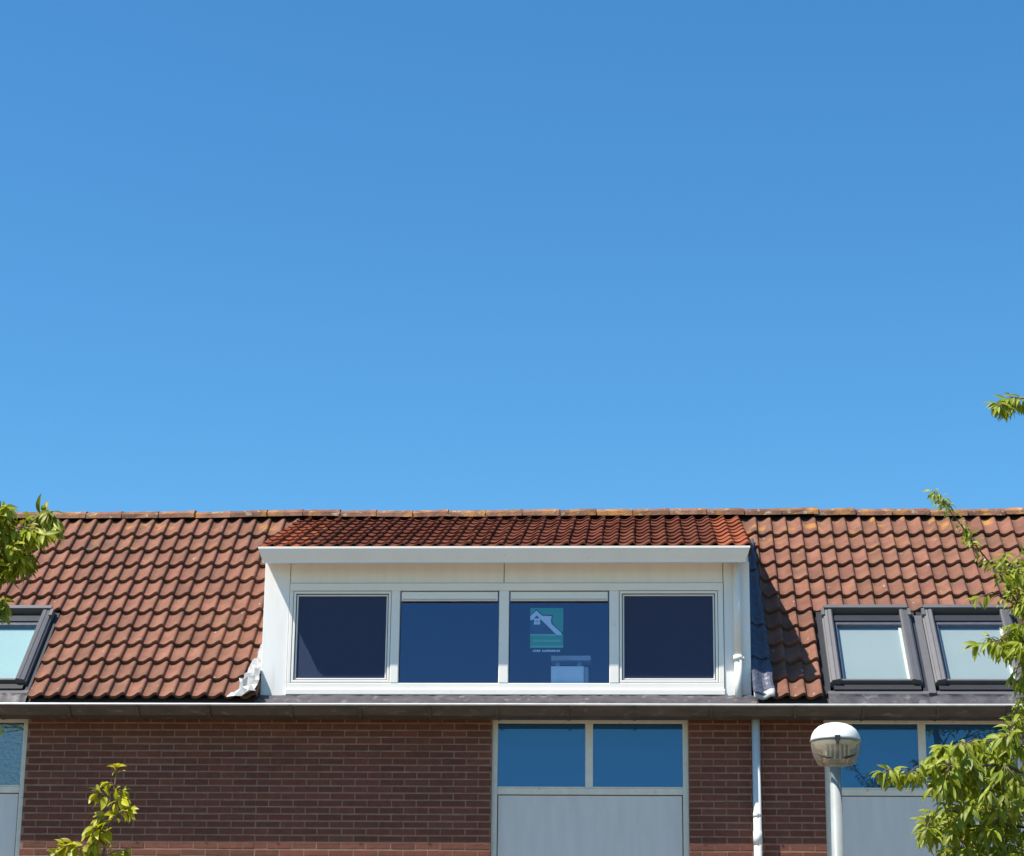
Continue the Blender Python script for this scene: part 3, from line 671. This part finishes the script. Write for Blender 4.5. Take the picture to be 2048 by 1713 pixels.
def twig_leaves(out, pts, step, rr, droop=.8, sc=1.0, start=.15, tip=4):
    """leaves set alternately along a twig, a rosette at its tip"""
    pts = [Vector(p) for p in pts]; seg = [(pts[i + 1] - pts[i]).length for i in range(len(pts) - 1)]; tot = sum(seg)
    d = tot * start; k = 0
    def where(d):
        for i, q in enumerate(seg):
            if d <= q or i == len(seg) - 1: return pts[i].lerp(pts[i + 1], min(1, d / q)), (pts[i + 1] - pts[i]).normalized()
            d -= q
    while d < tot:
        p, t = where(d); k += 1
        lat = t.cross(Vector((rr.uniform(-.5, .5), rr.uniform(-1, 1), rr.uniform(-.3, 1)))).normalized() * (1 if k % 2 else -1)
        dr = lat * .8 + t * .45 + Vector((0, 0, -droop * rr.uniform(.4, 1.3))) + Vector((rr.uniform(-.3, .3), rr.uniform(-.3, .3), rr.uniform(-.2, .2)))
        up = Vector((rr.uniform(-.6, .3), rr.uniform(-.9, .1), rr.uniform(.3, 1)))
        out.append((leaf_matrix(p + dr.normalized() * .012, dr, up, sc * rr.choice((1, 1, .85, .65)) * rr.uniform(.65, 1.1)), p))
        d += step * rr.uniform(.5, 1.1)
    p, t = pts[-1], (pts[-1] - pts[-2]).normalized()
    for i in range(tip):
        a = 2 * math.pi * i / max(1, tip) + rr.uniform(-.4, .4)
        b1 = t.cross(Vector((.2, .1, 1))).normalized(); b2 = t.cross(b1)
        dr = t * .5 + (b1 * math.cos(a) + b2 * math.sin(a)) * .8 + Vector((0, 0, -droop * rr.uniform(.3, 1)))
        out.append((leaf_matrix(p, dr, Vector((rr.uniform(-.5, .3), rr.uniform(-.8, .2), rr.uniform(.4, 1))), sc * rr.uniform(.5, 1.02)), p))
def tocam(p):
    d = Vector(p) - CAM; q = d.dot(FWD)
    return 1024 + F * d.dot(RIGHT) / q, 856.5 - F * d.dot(UP) / q, q
def plant(root, leaves, meshes, rr):
    vis, rest = [], []
    for mtx, p in leaves:
        x, y, q = tocam(mtx.translation)
        (vis if (-30 < x < 2078 and -30 < y < 1743) else rest).append((q, mtx))
    vis.sort(key=lambda t: t[0])
    crown_list = rest + vis[300:]
    mb = MB()
    src = meshes[:3]
    for q, mtx in crown_list:
        me = src[rr.randrange(3)]; mb.add([mtx @ v.co for v in me.vertices], [tuple(p.vertices) for p in me.polygons], 0, True)
    if not mb.v:
        return None
    me = bpy.data.meshes.new('foliage'); me.from_pydata(mb.v, [], mb.f); me.materials.append(meshes[0].materials[0]); me.polygons.foreach_set('use_smooth', mb.sm)
    cr = bpy.data.objects.new('crown', me); cr['kind'] = 'stuff'; link(cr, root)
    for q, mtx in vis[:300]: put('leaf', meshes[rr.randrange(len(meshes))], mtx, cr)
    return cr
def pxpath(pts): return [at(x, y, Y) for x, y, Y in pts]
def branch(root, pts, r0, r1, mt='bark', name='branch'):
    n = len(pts); mb = MB(); mb.tube(pts, [r0 + (r1 - r0) * i / (n - 1) for i in range(n)], 7); return mb.build(name, MT[mt], root)
def inpoly(x, y, P):
    c = False; j = len(P) - 1
    for i in range(len(P)):
        if (P[i][1] > y) != (P[j][1] > y) and x < (P[j][0] - P[i][0]) * (y - P[i][1]) / (P[j][1] - P[i][1]) + P[i][0]: c = not c
        j = i
    return c
def fill(out, root_tw, poly, skel, n, rr, Yc, Yr, step, droop, sc, tipn=5, seglen=70):
    """twigs that end inside a pixel outline and leave the nearest limb; depth spread round Yc"""
    xs = [p[0] for p in poly]; ys = [p[1] for p in poly]; k = 0
    while k < n:
        x, y = rr.uniform(min(xs), max(xs)), rr.uniform(min(ys), max(ys))
        if not inpoly(x, y, poly): continue
        k += 1; Y = Yc + rr.uniform(-Yr, Yr)
        b = min(skel, key=lambda s: (s[0] - x) ** 2 + (s[1] - y) ** 2)
        dx, dy = x - b[0], y - b[1]; l = math.hypot(dx, dy) + 1e-6; q = min(l, seglen) / l
        p0 = at(x - dx * q, y - dy * q, Y * .7 + b[2] * .3); p2 = at(x, y, Y); p1 = (p0 + p2) / 2 + Vector((0, 0, .015))
        root_tw.tube([p0, p1, p2], [.0035, .003, .002], 5); twig_leaves(out, [p0, p1, p2], step, rr, droop, sc, .1, tipn)

# --- cherry tree at the right
rr = random.Random(5)
TR = thing('cherry_tree', (6.75, -5.1, .12), 'leafy green cherry tree reaching in from the right edge, in front of the roof windows', 'tree')
m = MB(); m.tube([(6.75, -5.1, .1), (6.77, -5.1, 1.5), (6.72, -5.08, 3.0), (6.78, -5.1, 4.4), (6.74, -5.1, 5.7), (6.66, -5.1, 6.6), (6.60, -5.08, 7.4)], [.10, .085, .075, .06, .042, .028, .012], 12); m.build('trunk', MT['bark'], TR)
lv = []; tw = MB()
def cbr(pts, r0, r1, step=.035, droop=.8, tip=5, start=.1, sc=1.0):
    P = pxpath(pts); branch(TR, P, r0, r1, 'bark' if r0 > .008 else 'twig'); twig_leaves(lv, P, step, rr, droop, sc, start, tip); return pts
B = []
B += cbr([(2255, 1560, -5.1), (2150, 1420, -5.0), (2060, 1250, -4.95), (2000, 1150, -4.9), (1958, 1100, -4.9), (1918, 1045, -4.9), (1888, 1008, -4.9), (1868, 984, -4.9)], .010, .002, .017, .75, 7, .55, .66)
B += cbr([(2250, 1000, -5.1), (2150, 870, -5.0), (2070, 800, -4.95), (2030, 796, -4.95), (1992, 808, -4.95)], .010, .003, .014, .9, 9, .45, .95)
B += cbr([(2240, 1700, -5.1), (2120, 1580, -5.2), (2010, 1530, -5.25), (1900, 1532, -5.25), (1820, 1548, -5.25), (1764, 1546, -5.25)], .016, .003, .024, .75, 7, .35)
B += cbr([(2230, 1480, -5.1), (2130, 1360, -5.1), (2060, 1300, -5.1), (2000, 1280, -5.1), (1955, 1290, -5.1)], .012, .003, .022, .9, 7, .45)
B += cbr([(2200, 1420, -5.0), (2100, 1280, -4.9), (2040, 1215, -4.85), (1985, 1185, -4.85), (1950, 1198, -4.85)], .010, .003, .030, .6, 5, .6, .85)
B += cbr([(2240, 1720, -5.0), (2110, 1660, -4.9), (1990, 1650, -4.8), (1900, 1655, -4.8), (1850, 1670, -4.8)], .014, .003, .026, .9, 6, .3)
B += cbr([(2240, 1800, -5.0), (2100, 1740, -4.9), (1990, 1700, -4.8), (1920, 1700, -4.8)], .012, .003, .026, .9, 6, .3)
B += cbr([(2200, 1600, -5.0), (2100, 1510, -5.0), (2010, 1480, -4.95), (1930, 1487, -4.95), (1885, 1496, -4.95)], .012, .003, .026, .85, 6, .3)
skel = [(x, y, Y) for x, y, Y in B if x < 2120]
fill(lv, tw, [(1862, 1510), (1895, 1482), (1985, 1470), (2060, 1445), (2080, 1600), (2060, 1640), (1985, 1625), (1915, 1640), (1880, 1600)], skel, 140, rr, -5.0, .45, .030, .85, 1.0)
fill(lv, tw, [(1842, 1640), (1880, 1600), (1920, 1648), (1985, 1655), (2060, 1640), (2075, 1740), (1990, 1760), (1930, 1712), (1900, 1722), (1862, 1680)], skel, 92, rr, -4.9, .4, .030, .95, 1.0)
fill(lv, tw, [(1962, 1280), (2000, 1255), (2070, 1235), (2080, 1310), (2000, 1305)], skel, 36, rr, -5.0, .3, .030, .9, .95)
fill(lv, tw, [(1990, 1120), (2030, 1095), (2080, 1110), (2080, 1235), (2030, 1215)], skel, 36, rr, -4.9, .3, .032, .8, .9)
fill(lv, tw, [(2025, 1350), (2080, 1330), (2080, 1480), (2022, 1450)], skel, 18, rr, -4.95, .2, .034, .9, .9)
fill(lv, tw, [(1760, 1540), (1800, 1528), (1880, 1520), (1880, 1580), (1800, 1572)], skel, 12, rr, -5.2, .12, .030, .8, .92, 4, 45)
fill(lv, tw, [(1862, 985), (1890, 990), (1925, 1045), (1965, 1095), (1945, 1100), (1905, 1050)], skel, 12, rr, -4.9, .08, .034, .7, .62, 3, 22)
fill(lv, tw, [(1985, 805), (2030, 790), (2075, 785), (2075, 815), (2040, 812), (2000, 818)], skel, 10, rr, -4.95, .1, .03, .9, .9, 4, 30)
# the rest of the crown, beyond the right edge
for i in range(150):
    a = rr.uniform(0, 2 * math.pi); z = rr.uniform(3.3, 7.3); rad = .95 * math.sin(math.pi * (z - 2.9) / 4.9) ** .6
    p0 = Vector((6.78, -5.1, z - .2)); p2 = Vector((6.95 + rad * math.cos(a) * rr.uniform(.5, 1), -5.1 + rad * math.sin(a) * rr.uniform(.5, 1), z))
    x, y, q = tocam(p2)
    if x < 2100: continue
    p1 = (p0 + p2) / 2 + Vector((0, 0, .05)); tw.tube([p0, p1, p2], [.008, .005, .002], 5); twig_leaves(lv, [p0, p1, p2], .045, rr, .8, 1.0, .35, 6)
tw.build('twig', MT['twig'], TR, None, 'stuff')
plant(TR, lv, LEAF, rr)
# --- cherry tree at the left
rr = random.Random(8)
TL = thing('cherry_tree', (-1.75, -5.1, .12), 'yellow-green cherry tree whose leaves reach in from the left edge above the roof window', 'tree')
m = MB(); m.tube([(-1.75, -5.1, .1), (-1.73, -5.1, 1.6), (-1.78, -5.1, 3.2), (-1.70, -5.1, 4.6), (-1.66, -5.1, 5.7), (-1.62, -5.1, 6.3)], [.09, .078, .066, .05, .03, .01], 12); m.build('trunk', MT['bark'], TL)
lv = []; tw = MB(); B = []
def lbr(pts, r0, r1, step=.03, droop=.8, tip=6, start=.2, sc=1.0):
    P = pxpath(pts); branch(TL, P, r0, r1, 'bark' if r0 > .008 else 'twig'); twig_leaves(lv, P, step, rr, droop, sc, start, tip); return pts
B += lbr([(-180, 1300, -5.1), (-80, 1160, -5.0), (0, 1095, -4.95), (50, 1055, -4.95), (92, 1022, -4.95)], .012, .003, .020, .8, 7, .5)
B += lbr([(-180, 1260, -5.1), (-90, 1110, -5.0), (-20, 1040, -5.0), (10, 1020, -5.0)], .010, .003, .022, .8, 6, .5)
B += lbr([(-170, 1330, -5.1), (-80, 1210, -5.0), (-10, 1150, -4.95), (40, 1140, -4.95)], .010, .003, .020, .9, 6, .5)
B += lbr([(-170, 1380, -5.1), (-80, 1270, -5.0), (-20, 1215, -5.0), (4, 1205, -5.0)], .009, .003, .020, 1.1, 6, .5)
B += lbr([(-170, 1580, -5.1), (-80, 1480, -5.0), (-15, 1446, -5.0)], .009, .003, .024, .9, 6, .5)
skel = [p for p in B if p[0] > -60]
fill(lv, tw, [(-30, 1020), (25, 1012), (35, 1060), (75, 1015), (112, 1030), (112, 1060), (70, 1085), (62, 1115), (30, 1135), (35, 1165), (-30, 1175)], skel, 76, rr, -4.98, .25, .026, .85, .98)
fill(lv, tw, [(-30, 1190), (8, 1195), (14, 1225), (-30, 1240)], skel, 9, rr, -4.98, .15, .03, 1.0, .95)
for i in range(110):
    a = rr.uniform(0, 2 * math.pi); z = rr.uniform(3.5, 6.4); rad = .95 * math.sin(math.pi * (z - 3.0) / 3.9) ** .6
    p0 = Vector((-1.72, -5.1, z - .2)); p2 = Vector((-1.8 + rad * math.cos(a) * rr.uniform(.5, 1), -5.1 + rad * math.sin(a) * rr.uniform(.5, 1), z))
    x, y, q = tocam(p2)
    if x > -55: continue
    p1 = (p0 + p2) / 2 + Vector((0, 0, .05)); tw.tube([p0, p1, p2], [.008, .005, .002], 5); twig_leaves(lv, [p0, p1, p2], .045, rr, .8, 1.0, .35, 6)
tw.build('twig', MT['twig'], TL, None, 'stuff')
plant(TL, lv, LEAFY, rr)
# --- young tree, bottom left
rr = random.Random(4)
b0 = at(196, 1760, -5.0)
TS = thing('young_tree', (b0.x - .1, -5.0, .12), 'slender young tree with yellow leaves before the brick wall at the bottom left', 'tree')
stem = [Vector((b0.x - .1, -5, .1)), Vector((b0.x - .08, -5, 1.8)), at(196, 1760, -5), at(206, 1712, -5), at(219, 1655, -5), at(226, 1600, -5), at(231, 1560, -5), at(234, 1535, -5)]
m = MB(); m.tube(stem, [.028, .022, .012, .010, .008, .006, .005, .003], 8); m.build('trunk', MT['twig'], TS)
lv = []; tw = MB()
def sb(pts, step=.03, droop=.7, tip=4, sc=1.05, start=.15):
    P = pxpath(pts); tw.tube(P, [.004, .003, .002][:len(P)] if len(P) <= 3 else .003, 5); twig_leaves(lv, P, step * .55, rr, droop, sc * 1.12, start, tip + 2)
sb([(231, 1560, -5), (234, 1548, -5), (234, 1536, -5)], .05, .25, 4, .95, .5)
sb([(230, 1572, -5), (224, 1566, -5.02), (216, 1566, -5.02)], .04, .6, 3, .85)
sb([(228, 1585, -5), (238, 1580, -5.02), (248, 1582, -5.02)], .04, .6, 3, .8)
sb([(226, 1602, -5), (212, 1590, -5.05), (196, 1588, -5.05)], .028, .55, 3)
sb([(226, 1610, -5), (236, 1600, -5.05), (246, 1594, -5.05)], .028, .55, 3, .9)
sb([(222, 1640, -5), (205, 1632, -5.05), (196, 1640, -5.05)], .028, .7, 4, .95)
sb([(222, 1645, -5), (243, 1622, -5.05), (258, 1620, -5.05)], .026, .7, 4, 1)
sb([(219, 1655, -5), (200, 1668, -5.1), (186, 1690, -5.1)], .022, .6, 4, 1.1)
sb([(216, 1670, -5), (196, 1662, -5.1), (190, 1655, -5.1)], .026, .7, 3, 1.0)
sb([(208, 1712, -5), (170, 1692, -5.1), (128, 1692, -5.1)], .020, .75, 5, 1.1)
sb([(205, 1725, -5), (165, 1712, -5.05), (110, 1706, -5.05)], .022, .75, 5, 1.05)
sb([(208, 1715, -5), (232, 1702, -4.95), (250, 1700, -4.95)], .026, .8, 4, .95)
sb([(200, 1740, -5), (180, 1725, -5.05), (150, 1735, -5.05)], .026, .8, 5, 1)
sb([(200, 1760, -5), (240, 1745, -5.05), (270, 1750, -5.05)], .03, .8, 5, 1)
for i in range(16):
    z = rr.uniform(2.4, 3.4); a = rr.uniform(0, 6.28); p0 = Vector((b0.x - .06, -5, z)); p2 = p0 + Vector((math.cos(a) * .35, math.sin(a) * .35, .1)); p1 = (p0 + p2) / 2 + Vector((0, 0, .03))
    tw.tube([p0, p1, p2], [.005, .004, .002], 5); twig_leaves(lv, [p0, p1, p2], .04, rr, .8, 1.0, .2, 5)
tw.build('twig', MT['twig'], TS, None, 'stuff')
plant(TS, lv, LEAFS, rr)
